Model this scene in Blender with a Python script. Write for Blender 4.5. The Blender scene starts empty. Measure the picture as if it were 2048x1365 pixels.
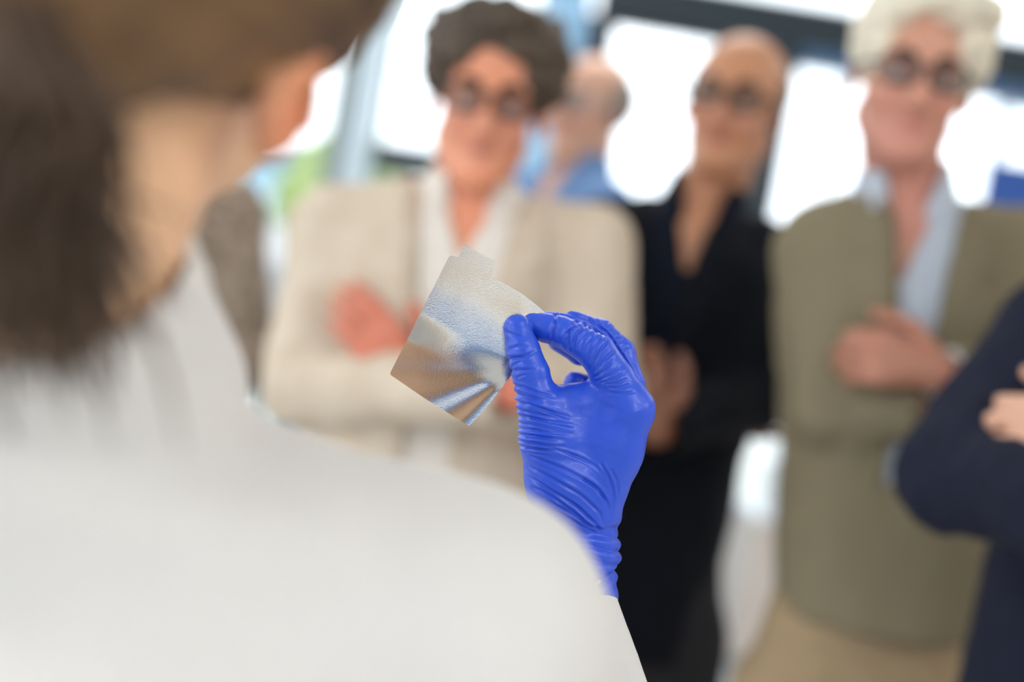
import bpy, math, random
import numpy as np
from mathutils import Vector, Matrix, geometry
random.seed(7); RNG = np.random.RandomState(11)
SC = bpy.context.scene; COL = SC.collection

# ------------------------------------------------------------------ camera, light, exposure
CAM = np.array([0.0, 0.0, 1.43]); FPX = 50.0/36.0*2048
PITCH = math.radians(-3.0); ROLL = math.radians(9.5)
_F = np.array([0, math.cos(PITCH), math.sin(PITCH)])
_U0 = np.array([0, -math.sin(PITCH), math.cos(PITCH)]); _R0 = np.array([1.0, 0, 0])
_R = _R0*math.cos(ROLL) + _U0*math.sin(ROLL)
_U = -_R0*math.sin(ROLL) + _U0*math.cos(ROLL)
def P(px, py, d):
    return CAM + d*(_F + _R*(px-1024)/FPX + _U*(682.5-py)/FPX)
def PY(px, py, Y):
    v = _F + _R*(px-1024)/FPX + _U*(682.5-py)/FPX
    return CAM + v*(Y/v[1])
cam = bpy.data.cameras.new('camera'); cam.lens = 50; cam.sensor_width = 36
cam.clip_start = 0.05; cam.clip_end = 300
cam.dof.use_dof = True; cam.dof.focus_distance = 0.845; cam.dof.aperture_fstop = 2.2
co = bpy.data.objects.new('camera', cam); COL.objects.link(co)
m = Matrix(((_R[0], _U[0], -_F[0], CAM[0]), (_R[1], _U[1], -_F[1], CAM[1]), (_R[2], _U[2], -_F[2], CAM[2]), (0, 0, 0, 1)))
co.matrix_world = m
SC.camera = co

w = bpy.data.worlds.new('overcast_sky'); SC.world = w; w.use_nodes = True
bg = w.node_tree.nodes['Background']; bg.inputs[0].default_value = (0.90, 0.955, 1.0, 1); bg.inputs[1].default_value = 2.6

SC.view_settings.view_transform = 'Standard'; SC.view_settings.look = 'None'
SC.view_settings.gamma = 1; SC.view_settings.use_curve_mapping = False
SC.view_settings.exposure = 0.21
SC.cycles.use_denoising = True
SC.cycles.max_bounces = 8; SC.cycles.transparent_max_bounces = 12
SC.cycles.caustics_reflective = False; SC.cycles.caustics_refractive = False
SC.cycles.sample_clamp_indirect = 6

LAMP_POWER = 15.0
def area_light(loc, size, power, rot=(0, 0, 0), color=(1, 0.97, 0.93)):
    l = bpy.data.lights.new('panel_light', 'AREA'); l.shape = 'RECTANGLE'; l.size, l.size_y = size
    l.energy = power; l.color = color
    o = bpy.data.objects.new('panel_light', l); o.location = loc; o.rotation_euler = rot; COL.objects.link(o)
    return o
LAMP_SPOTS = [(-2.9, -2.4), (-1.4, -2.4), (1.9, -2.4), (-2.6, 0.2), (1.5, -0.5), (3.1, 0.4), (-2.2, 3.0), (0.2, 3.4), (2.6, 3.4)]
CEIL = 3.05
for i, (x, y) in enumerate(LAMP_SPOTS):
    area_light((x, y, CEIL-0.075), (1.15, 0.55), LAMP_POWER*(2.5 if y < -2 else 1.6 if y < 1 else 0.8)*(0.45 if i == 4 else 1))

# ------------------------------------------------------------------ materials
def mat(name, color, rough=0.6, metal=0.0, bump=0.0, bscale=60.0, var=0.0, vscale=8.0, spec=0.5, sheen=0.0, sss=0.0,
        attr=False, emit=0.0, coat=0.0, stretch=None, color2=None, wave=None):
    m = bpy.data.materials.new(name); m.use_nodes = True; nt = m.node_tree; N = nt.nodes; L = nt.links
    b = N['Principled BSDF']; b.inputs['Roughness'].default_value = rough; b.inputs['Metallic'].default_value = metal
    b.inputs['Specular IOR Level'].default_value = spec
    b.inputs['Sheen Weight'].default_value = sheen; b.inputs['Coat Weight'].default_value = coat
    if sss:
        b.inputs['Subsurface Weight'].default_value = sss
        b.inputs['Subsurface Radius'].default_value = (0.012, 0.004, 0.002); b.inputs['Subsurface Scale'].default_value = 1.0
    tc = N.new('ShaderNodeTexCoord'); mp = N.new('ShaderNodeMapping'); L.new(tc.outputs['Object'], mp.inputs['Vector'])
    if stretch: mp.inputs['Scale'].default_value = stretch
    base = None
    if attr:
        a = N.new('ShaderNodeAttribute'); a.attribute_name = 'tint'; base = a.outputs['Color']
    if var or wave:
        n = N.new('ShaderNodeTexNoise'); n.inputs['Scale'].default_value = vscale; n.inputs['Detail'].default_value = 4
        L.new(mp.outputs[0], n.inputs['Vector'])
        fac = n.outputs['Fac']
        if wave:
            wv = N.new('ShaderNodeTexWave'); wv.inputs['Scale'].default_value = wave; wv.inputs['Distortion'].default_value = 1.0
            wv.inputs['Detail'].default_value = 2; L.new(mp.outputs[0], wv.inputs['Vector']); fac = wv.outputs['Fac']
        r = N.new('ShaderNodeMapRange'); r.inputs['From Min'].default_value = 0.3; r.inputs['From Max'].default_value = 0.7
        L.new(fac, r.inputs['Value'])
        mx = N.new('ShaderNodeMix'); mx.data_type = 'RGBA'
        c2 = color2 if color2 else tuple(max(0, min(1, c*(1-var))) for c in color)
        mx.inputs[7].default_value = (*c2, 1)
        if base is None: mx.inputs[6].default_value = (*color, 1); L.new(r.outputs[0], mx.inputs[0])
        else:
            L.new(base, mx.inputs[6]); ml = N.new('ShaderNodeMath'); ml.operation = 'MULTIPLY'; ml.inputs[1].default_value = 0.25
            L.new(r.outputs[0], ml.inputs[0]); L.new(ml.outputs[0], mx.inputs[0])
        base = mx.outputs[2]
    if base is not None: L.new(base, b.inputs['Base Color'])
    else: b.inputs['Base Color'].default_value = (*color, 1)
    if bump:
        n2 = N.new('ShaderNodeTexNoise'); n2.inputs['Scale'].default_value = bscale; n2.inputs['Detail'].default_value = 5
        L.new(mp.outputs[0], n2.inputs['Vector']); bp = N.new('ShaderNodeBump'); bp.inputs['Strength'].default_value = bump
        bp.inputs['Distance'].default_value = 0.002; L.new(n2.outputs['Fac'], bp.inputs['Height']); L.new(bp.outputs[0], b.inputs['Normal'])
    if emit:
        b.inputs['Emission Color'].default_value = (*color, 1); b.inputs['Emission Strength'].default_value = emit
    return m
def blind_cloth(name, color):
    m = bpy.data.materials.new(name); m.use_nodes = True; nt = m.node_tree; N = nt.nodes; L = nt.links; b = N['Principled BSDF']
    b.inputs['Base Color'].default_value = (*color, 1); b.inputs['Roughness'].default_value = .9
    t = N.new('ShaderNodeBsdfTranslucent'); t.inputs[0].default_value = (*color, 1); mx = N.new('ShaderNodeMixShader'); mx.inputs[0].default_value = .78
    wv = N.new('ShaderNodeTexNoise'); wv.inputs['Scale'].default_value = 300; bp = N.new('ShaderNodeBump'); bp.inputs['Strength'].default_value = .2; L.new(wv.outputs[0], bp.inputs['Height']); L.new(bp.outputs[0], b.inputs['Normal'])
    L.new(b.outputs[0], mx.inputs[1]); L.new(t.outputs[0], mx.inputs[2]); L.new(mx.outputs[0], N['Material Output'].inputs[0]); return m
def glassy(name, tint=(0.95, 0.98, 1.0), gl=0.08, rough=0.02, ior=1.45):
    m = bpy.data.materials.new(name); m.use_nodes = True; nt = m.node_tree; N = nt.nodes; L = nt.links
    out = N['Material Output']; N.remove(N['Principled BSDF'])
    t = N.new('ShaderNodeBsdfTransparent'); t.inputs[0].default_value = (*tint, 1)
    g = N.new('ShaderNodeBsdfGlossy'); g.inputs['Roughness'].default_value = rough
    f = N.new('ShaderNodeFresnel'); f.inputs[0].default_value = ior
    ad = N.new('ShaderNodeMath'); ad.operation = 'ADD'; ad.inputs[1].default_value = gl*0.5; L.new(f.outputs[0], ad.inputs[0])
    ge = N.new('ShaderNodeNewGeometry'); iv = N.new('ShaderNodeMath'); iv.operation = 'SUBTRACT'; iv.inputs[0].default_value = 1; L.new(ge.outputs['Backfacing'], iv.inputs[1])
    ml = N.new('ShaderNodeMath'); ml.operation = 'MULTIPLY'; L.new(ad.outputs[0], ml.inputs[0]); L.new(iv.outputs[0], ml.inputs[1]); ad = ml
    mx = N.new('ShaderNodeMixShader'); L.new(ad.outputs[0], mx.inputs[0]); L.new(t.outputs[0], mx.inputs[1]); L.new(g.outputs[0], mx.inputs[2])
    L.new(mx.outputs[0], out.inputs[0]); return m

# ------------------------------------------------------------------ mesh helpers
def link_mesh(name, verts, faces, material, parent=None, smooth=True, loc=None, tint=None):
    verts = np.asarray(verts, dtype=np.float32)
    me = bpy.data.meshes.new(name)
    if isinstance(faces, np.ndarray):
        n, k = faces.shape
        me.vertices.add(len(verts)); me.vertices.foreach_set('co', verts.ravel())
        me.loops.add(n*k); me.loops.foreach_set('vertex_index', faces.astype(np.int32).ravel())
        me.polygons.add(n); me.polygons.foreach_set('loop_start', np.arange(0, n*k, k, dtype=np.int32))
        me.update(calc_edges=True)
    else:
        me.from_pydata([tuple(map(float, v)) for v in verts], [], faces)
    me.validate()
    if smooth: me.polygons.foreach_set('use_smooth', [True]*len(me.polygons))
    if tint is not None:
        a = me.color_attributes.new('tint', 'FLOAT_COLOR', 'POINT')
        c = np.ones((len(verts), 4), dtype=np.float32); c[:, :3] = tint; a.data.foreach_set('color', c.ravel())
    me.materials.append(material); me.update()
    o = bpy.data.objects.new(name, me); COL.objects.link(o)
    if parent: o.parent = parent
    if loc is not None: o.location = loc
    return o
def tag(o, label, cat=None, group=None, kind=None):
    o['label'] = label
    if cat: o['category'] = cat
    if group: o['group'] = group
    if kind: o['kind'] = kind
    return o

class MB:
    """collects simple solids into one mesh"""
    def __init__(s): s.v = []; s.f = []
    def box(s, lo, hi, bev=0.0):
        x0, y0, z0 = lo; x1, y1, z1 = hi
        if bev <= 0:
            n = len(s.v); s.v += [(x0,y0,z0),(x1,y0,z0),(x1,y1,z0),(x0,y1,z0),(x0,y0,z1),(x1,y0,z1),(x1,y1,z1),(x0,y1,z1)]
            s.f += [tuple(n+i for i in q) for q in [(0,3,2,1),(4,5,6,7),(0,1,5,4),(1,2,6,5),(2,3,7,6),(3,0,4,7)]]
            return s
        n = len(s.v); b = bev
        pts = []
        for (X, sx) in ((x0, 1), (x1, -1)):
            for (Y, sy) in ((y0, 1), (y1, -1)):
                for (Z, sz) in ((z0, 1), (z1, -1)):
                    pts += [(X, Y+sy*b, Z+sz*b), (X+sx*b, Y, Z+sz*b), (X+sx*b, Y+sy*b, Z)]
        s.v += pts
        def i(a, c, d, k): return n + ((a*2+c)*2+d)*3 + k
        F = [(i(0,0,0,0), i(0,0,1,0), i(0,1,1,0), i(0,1,0,0)), (i(1,0,0,0), i(1,1,0,0), i(1,1,1,0), i(1,0,1,0)),
             (i(0,0,0,1), i(1,0,0,1), i(1,0,1,1), i(0,0,1,1)), (i(0,1,0,1), i(0,1,1,1), i(1,1,1,1), i(1,1,0,1)),
             (i(0,0,0,2), i(0,1,0,2), i(1,1,0,2), i(1,0,0,2)), (i(0,0,1,2), i(1,0,1,2), i(1,1,1,2), i(0,1,1,2))]
        for c in (0, 1):
            for d in (0, 1):
                F.append((i(0,c,d,1), i(0,c,d,2), i(1,c,d,2), i(1,c,d,1)))
                F.append((i(c,0,d,0), i(c,0,d,2), i(c,1,d,2), i(c,1,d,0)))
                F.append((i(c,d,0,0), i(c,d,0,1), i(c,d,1,1), i(c,d,1,0)))
                for a in (0, 1): F.append((i(a,c,d,0), i(a,c,d,1), i(a,c,d,2)))
        s.f += F; return s
    def tube(s, pts, rad, seg=10, closed=False):
        pts = [Vector(p) for p in pts]; n0 = len(s.v); n = len(pts)
        rad = rad if hasattr(rad, '__len__') else [rad]*n
        up = Vector((0.13, 0.21, 1)).normalized()
        for i, p in enumerate(pts):
            a = pts[(i-1) % n] if (i > 0 or closed) else p; b = pts[(i+1) % n] if (i < n-1 or closed) else p
            t = (b-a).normalized(); u = t.cross(up)
            if u.length < 1e-3: u = t.cross(Vector((1, 0, 0)))
            u.normalize(); vv = t.cross(u)
            for k in range(seg):
                an = 2*math.pi*k/seg; s.v.append(tuple(p + (u*math.cos(an)+vv*math.sin(an))*rad[i]))
        for i in range(n if closed else n-1):
            j = (i+1) % n
            for k in range(seg):
                s.f.append((n0+i*seg+k, n0+i*seg+(k+1) % seg, n0+j*seg+(k+1) % seg, n0+j*seg+k))
        if not closed:
            s.f.append(tuple(n0+k for k in range(seg))[::-1]); s.f.append(tuple(n0+(n-1)*seg+k for k in range(seg)))
        return s
    def sphere(s, c, r, seg=12, rings=8):
        n0 = len(s.v); r = r if hasattr(r, '__len__') else (r, r, r)
        for i in range(rings+1):
            th = math.pi*i/rings
            for k in range(seg):
                ph = 2*math.pi*k/seg
                s.v.append((c[0]+r[0]*math.sin(th)*math.cos(ph), c[1]+r[1]*math.sin(th)*math.sin(ph), c[2]+r[2]*math.cos(th)))
        for i in range(rings):
            for k in range(seg):
                s.f.append((n0+i*seg+k, n0+(i+1)*seg+k, n0+(i+1)*seg+(k+1) % seg, n0+i*seg+(k+1) % seg))
        return s
    def build(s, name, material, parent=None, smooth=False, loc=None):
        return link_mesh(name, s.v, s.f, material, parent, smooth, loc)

def fbm(p, f, seed=0, oct=3):
    r = np.random.RandomState(seed); out = np.zeros(len(p)); a = 1.0
    for o in range(oct):
        for k in range(4):
            d = r.normal(size=3); d /= np.linalg.norm(d)
            q = p @ d * f * (1+.35*r.rand()); e = r.normal(size=3); e /= np.linalg.norm(e)
            out += a*np.sin(q + 1.7*np.sin(p @ e * f * .7 + r.rand()*6) + r.rand()*6)/4
        f *= 2.1; a *= .5
    return out

# ------------------------------------------------------------------ signed distance modelling
class SDF:
    def __init__(s, lo, hi, h):
        s.lo = np.array(lo, float); s.h = h; hi = np.array(hi, float)
        s.n = np.ceil((hi-s.lo)/h).astype(int)+1
        s.ax = [(s.lo[i]+np.arange(s.n[i])*h).astype(np.float32) for i in range(3)]
        s.F = np.full(s.n, 1e3*h, dtype=np.float32)
    def sub(s, lo, hi):
        a = np.clip(np.floor((np.array(lo)-s.lo)/s.h).astype(int), 0, s.n); b = np.clip(np.ceil((np.array(hi)-s.lo)/s.h).astype(int)+1, 0, s.n)
        sl = tuple(slice(a[i], b[i]) for i in range(3))
        if any(b[i] <= a[i] for i in range(3)): return None
        return sl, s.ax[0][sl[0]][:, None, None], s.ax[1][sl[1]][None, :, None], s.ax[2][sl[2]][None, None, :]
    def put(s, sl, d, k, mode):
        A = s.F[sl]
        if mode == 'add':
            hh = np.maximum(k-np.abs(A-d), 0)/k; s.F[sl] = np.minimum(A, d)-hh*hh*k*.25
        else:
            d = -d; hh = np.maximum(k-np.abs(A-d), 0)/k; s.F[sl] = np.maximum(A, d)+hh*hh*k*.25
    def cone(s, a, b, ra, rb=None, k=.01, mode='add'):
        rb = ra if rb is None else rb; a = np.array(a, float); b = np.array(b, float); R = max(ra, rb)+k+2*s.h
        q = s.sub(np.minimum(a, b)-R, np.maximum(a, b)+R)
        if q is None: return s
        sl, X, Y, Z = q; ba = b-a; L2 = float(ba@ba)+1e-12
        t = np.clip(((X-a[0])*ba[0]+(Y-a[1])*ba[1]+(Z-a[2])*ba[2])/L2, 0, 1)
        d = np.sqrt((X-a[0]-t*ba[0])**2+(Y-a[1]-t*ba[1])**2+(Z-a[2]-t*ba[2])**2)-(ra+(rb-ra)*t)
        s.put(sl, d.astype(np.float32), k, mode); return s
    def chain(s, pts, rs, k=.01, mode='add'):
        for i in range(len(pts)-1): s.cone(pts[i], pts[i+1], rs[i], rs[i+1], k, mode)
        return s
    def ell(s, c, r, R=None, k=.01, mode='add'):
        c = np.array(c, float); r = np.array(r, float); M = np.array(R, float) if R is not None else np.eye(3)
        e = np.sqrt((M**2) @ (r**2)) + k+2*s.h
        q = s.sub(c-e, c+e)
        if q is None: return s
        sl, X, Y, Z = q; X = X-c[0]; Y = Y-c[1]; Z = Z-c[2]
        u = [(X*M[0, i]+Y*M[1, i]+Z*M[2, i]) for i in range(3)]
        k0 = np.sqrt(sum((u[i]/r[i])**2 for i in range(3))); k1 = np.sqrt(sum((u[i]/r[i]**2)**2 for i in range(3)))+1e-9
        s.put(sl, (k0*(k0-1)/k1).astype(np.float32), k, mode); return s
    def loft(s, keys, k=.02, n=2.3, mode='add'):
        keys = sorted(keys); K = np.array(keys, float)
        q = s.sub((min(K[:, 1]-K[:, 3])-k-2*s.h, min(K[:, 2]-K[:, 4])-k-2*s.h, K[0, 0]-k-s.h), (max(K[:, 1]+K[:, 3])+k+2*s.h, max(K[:, 2]+K[:, 4])+k+2*s.h, K[-1, 0]+k+s.h))
        if q is None: return s
        sl, X, Y, Z = q; z = Z.ravel()
        zz = np.linspace(K[0, 0], K[-1, 0], 60); 
        v = []
        for c in range(1, 5):
            y = np.interp(zz, K[:, 0], K[:, c]); 
            for _ in range(3): y[1:-1] = (y[:-2]+2*y[1:-1]+y[2:])/4
            v.append(np.interp(z, zz, y)[None, None, :].astype(np.float32))
        cx, cy, rx, ry = v
        d = (np.power(np.power(np.abs((X-cx)/rx), n)+np.power(np.abs((Y-cy)/ry), n), 1/n)-1)*np.minimum(rx, ry)
        d = np.maximum(d, np.maximum(K[0, 0]-Z, Z-K[-1, 0]))
        s.put(sl, d.astype(np.float32), k, mode); return s
    def copy(s, off=0.0):
        t = SDF.__new__(SDF); t.lo = s.lo; t.h = s.h; t.n = s.n; t.ax = s.ax; t.F = s.F-np.float32(off); return t
    def polyxz(s, poly):
        X, Z = np.meshgrid(s.ax[0], s.ax[2], indexing='ij'); p = np.array(poly, float); d = np.full(X.shape, 1e9); sg = np.ones(X.shape)
        for i in range(len(p)):
            a = p[i]; b = p[i-1]; e = b-a; wx = X-a[0]; wz = Z-a[1]
            t = np.clip((wx*e[0]+wz*e[1])/(e@e), 0, 1); d = np.minimum(d, (wx-e[0]*t)**2+(wz-e[1]*t)**2)
            c1 = Z >= a[1]; c2 = Z < b[1]; c3 = e[0]*wz > e[1]*wx
            fl = (c1 & c2 & c3) | (~c1 & ~c2 & ~c3); sg = np.where(fl, -sg, sg)
        return (sg*np.sqrt(d)).astype(np.float32)[:, None, :]
    def cut(s, d, k=.006):   # remove region d<0
        d = -d; hh = np.maximum(k-np.abs(s.F-d), 0)/k; s.F = (np.maximum(s.F, d)+hh*hh*k*.25).astype(np.float32); return s
    def keep(s, d): s.F = np.maximum(s.F, d).astype(np.float32); return s
    def mesh(s):
        F = s.F; h = s.h
        for ax in range(3):   # close at the borders
            for e in (0, -1):
                ix = [slice(None)]*3; ix[ax] = e; F[tuple(ix)] = np.maximum(F[tuple(ix)], h*.5)
        ins = F < 0; c = ins[:-1, :-1, :-1].astype(np.int8)
        cnt = np.zeros(np.array(F.shape)-1, np.int8)
        for i in (0, 1):
            for j in (0, 1):
                for k in (0, 1): cnt += ins[i:F.shape[0]-1+i, j:F.shape[1]-1+j, k:F.shape[2]-1+k]
        act = np.argwhere((cnt > 0) & (cnt < 8)); idx = np.full(cnt.shape, -1, np.int32); idx[tuple(act.T)] = np.arange(len(act))
        C = {}
        for i in (0, 1):
            for j in (0, 1):
                for k in (0, 1): C[i, j, k] = F[act[:, 0]+i, act[:, 1]+j, act[:, 2]+k]
        acc = np.zeros((len(act), 3)); num = np.zeros(len(act))
        for a in C:
            for ax in range(3):
                if a[ax] == 0:
                    b = list(a); b[ax] = 1; b = tuple(b); fa, fb = C[a], C[b]; m = (fa < 0) != (fb < 0)
                    t = np.where(m, fa/np.where(m, fa-fb, 1), 0); p = np.tile(np.array(a, float), (len(act), 1)); p[:, ax] = t
                    acc += p*m[:, None]; num += m
        V = s.lo+(act+acc/num[:, None])*h
        Q = []
        for ax in range(3):
            o = [1, 2] if ax == 0 else ([2, 0] if ax == 1 else [0, 1])
            sa = [slice(None)]*3; sb = [slice(None)]*3; sa[ax] = slice(0, -1); sb[ax] = slice(1, None)
            A = ins[tuple(sa)]; B = ins[tuple(sb)]; cr = np.argwhere(A != B)
            cr = cr[(cr[:, o[0]] > 0) & (cr[:, o[1]] > 0) & (cr[:, o[0]] < F.shape[o[0]]-1) & (cr[:, o[1]] < F.shape[o[1]]-1)]
            fl = A[tuple(cr.T)]
            def g(d0, d1):
                q = cr.copy(); q[:, o[0]] -= d0; q[:, o[1]] -= d1; return idx[tuple(q.T)]
            q = np.stack([g(1, 1), g(0, 1), g(0, 0), g(1, 0)], 1); q[~fl] = q[~fl][:, ::-1]; Q.append(q)
        Q = np.concatenate(Q); return V, Q[(Q >= 0).all(1)]
def vnormals(V, Q):
    n = np.cross(V[Q[:, 2]]-V[Q[:, 0]], V[Q[:, 3]]-V[Q[:, 1]]); N = np.zeros_like(V)
    for i in range(4):
        for a in range(3): N[:, a] += np.bincount(Q[:, i], n[:, a], len(V))
    return N/(np.linalg.norm(N, axis=1)[:, None]+1e-12)
def relax(V, Q, it=1):
    e = np.concatenate([Q[:, [0, 1]], Q[:, [1, 2]], Q[:, [2, 3]], Q[:, [3, 0]]]); deg = np.bincount(e[:, 0], minlength=len(V))+np.bincount(e[:, 1], minlength=len(V))
    for _ in range(it):
        S = np.zeros_like(V)
        for a in range(3): S[:, a] = np.bincount(e[:, 0], V[e[:, 1], a], len(V))+np.bincount(e[:, 1], V[e[:, 0], a], len(V))
        V = .4*V+.6*S/np.maximum(deg, 1)[:, None]
    return V
def rot(x=0, y=0, z=0):
    x, y, z = map(math.radians, (x, y, z)); cx, sx, cy, sy, cz, sz = math.cos(x), math.sin(x), math.cos(y), math.sin(y), math.cos(z), math.sin(z)
    return np.array([[cz, -sz, 0], [sz, cz, 0], [0, 0, 1]]) @ np.array([[cy, 0, sy], [0, 1, 0], [-sy, 0, cy]]) @ np.array([[1, 0, 0], [0, cx, -sx], [0, sx, cx]])
def unit(v): v = np.array(v, float); return v/np.linalg.norm(v)

# ------------------------------------------------------------------ shared figure parts
def add_head(S, o, R, sc=1.0, face=True):
    """head in its own frame: origin between the ears at eye height, face towards -Y"""
    T = lambda *p: o + R @ (np.array(p, float)*sc)
    def E(c, r, Rl=None, k=.012, mode='add'): S.ell(T(*c), np.array(r)*sc, R if Rl is None else R @ Rl, k, mode)
    def K(a, b, ra, rb, k=.01, mode='add'): S.cone(T(*a), T(*b), ra*sc, rb*sc, k, mode)
    E((0, .012, .038), (.076, .095, .082)); E((0, -.028, -.03), (.058, .060, .088), k=.03)
    for s in (-1, 1):
        K((s*.047, .0, -.055), (s*.018, -.068, -.103), .017, .013, k=.03)
        E((s*.040, -.062, -.030), (.022, .020, .022), k=.02)
        K((s*.046, -.070, .020), (s*.012, -.084, .018), .009, .009, k=.012)
        E((s*.031, -.098, -.001), (.018, .017, .012), k=.010, mode='sub'); E((s*.031, -.0720, .0055), (.0155, .0145, .0080), k=.003); E((s*.031, -.0720, -.0105), (.0150, .0130, .0055), k=.004)
        E((s*.080, .008, -.006), (.007, .018, .031), rot(-8, 0, s*22), k=.006)
        E((s*.084, .004, -.002), (.004, .010, .016), rot(-8, 0, s*22), k=.004, mode='sub')
        E((s*.011, -.098, -.040), (.008, .010, .007), k=.006)
    E((0, -.074, -.106), (.020, .016, .017), k=.02)
    K((0, -.086, .006), (0, -.107, -.036), .008, .0125, k=.012)
    for s in (-1, 1):
        K((0, -.0835, -.0635), (s*.026, -.0725, -.0630), .0048, .003, k=.006)
        K((0, -.0825, -.0725), (s*.024, -.0725, -.0670), .0058, .003, k=.006)
        K((0, -.0890, -.0680), (s*.027, -.0775, -.0645), .0016, .0018, k=.003, mode='sub')
    E((0, -.089, -.053), (.006, .006, .008), k=.008)
def face_tint(V, o, R, sc, skin, lip=(.42, .10, .09), red=(.70, .28, .19)):
    L = (V-o) @ R/sc; c = np.tile(np.array(skin, float), (len(V), 1))
    def g(p, r): return np.exp(-(((L-np.array(p))/np.array(r))**2).sum(1))
    wr = np.clip(.75*(g((.042, -.075, -.035), (.024, .03, .022))+g((-.042, -.075, -.035), (.024, .03, .022))+g((0, -.108, -.034), (.015, .03, .018)))
         + .8*(g((.085, 0, -.005), (.01, .03, .035))+g((-.085, 0, -.005), (.01, .03, .035))), 0, .85)[:, None]
    c = c*(1-wr)+np.array(red)*wr
    wl = np.clip(1.3*g((0, -.095, -.0675), (.020, .02, .0085)), 0, .9)[:, None]; c = c*(1-wl)+np.array(lip)*wl
    return c
def add_hand(S, wr, dr, nr, side=1, curl=25, sc=1.0, off=0.0):
    """five-fingered hand: wrist point, finger direction, back-of-hand normal, side = where the thumb sits"""
    d = unit(dr); n = unit(np.array(nr, float)-d*np.dot(nr, d)); a = np.cross(n, d)*side
    kn = [wr+d*.088*sc+a*x*sc-d*abs(x)*.12*sc for x in (.030, .010, -.011, -.031)]
    for q in kn: S.cone(wr+(q-wr)*.12, q, .016*sc+off, .012*sc+off, .012)
    L = [(.040, .025, .019), (.044, .028, .020), (.041, .026, .019), (.032, .020, .016)]
    for i, q in enumerate(kn):
        ang = 0; p = q; r = (.0098, .0100, .0095, .0085)[i]*sc+off
        for j, l in enumerate(L[i]):
            ang += math.radians(curl*(.7 if j == 0 else 1.0)); v = d*math.cos(ang)-n*math.sin(ang); e = p+v*l*sc
            S.cone(p, e, r, r*.9, .0035); p = e; r *= .9
    t0 = wr+d*.018*sc+a*.020*sc; t1 = t0+(d*.6+a*.75-n*.25)*.045*sc; t2 = t1+unit(d*.9+a*.35-n*.3)*.032*sc; t3 = t2+unit(d*.95+a*.1-n*.35)*.024*sc
    S.chain([t0, t1, t2, t3], [.017*sc+off, .0125*sc+off, .0110*sc+off, .0092*sc+off], .008)

SKIN = {}
def skin_mat(name, rough=.45):
    if name not in SKIN: SKIN[name] = mat(name, (.8, .5, .4), rough, attr=True, var=.25, vscale=30, bump=.15, bscale=300, sss=.06)
    return SKIN[name]
LENS = glassy('safety_lens', (.80, .82, .84), .0, ior=1.16); EYEW = mat('eye_white', (.8, .78, .75), .2); IRIS = mat('iris_brown', (.08, .05, .03), .15)
BLACKP = mat('black_plastic', (.02, .02, .022), .3); LEATHER = mat('dark_leather', (.03, .02, .015), .35, bump=.3)

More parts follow.
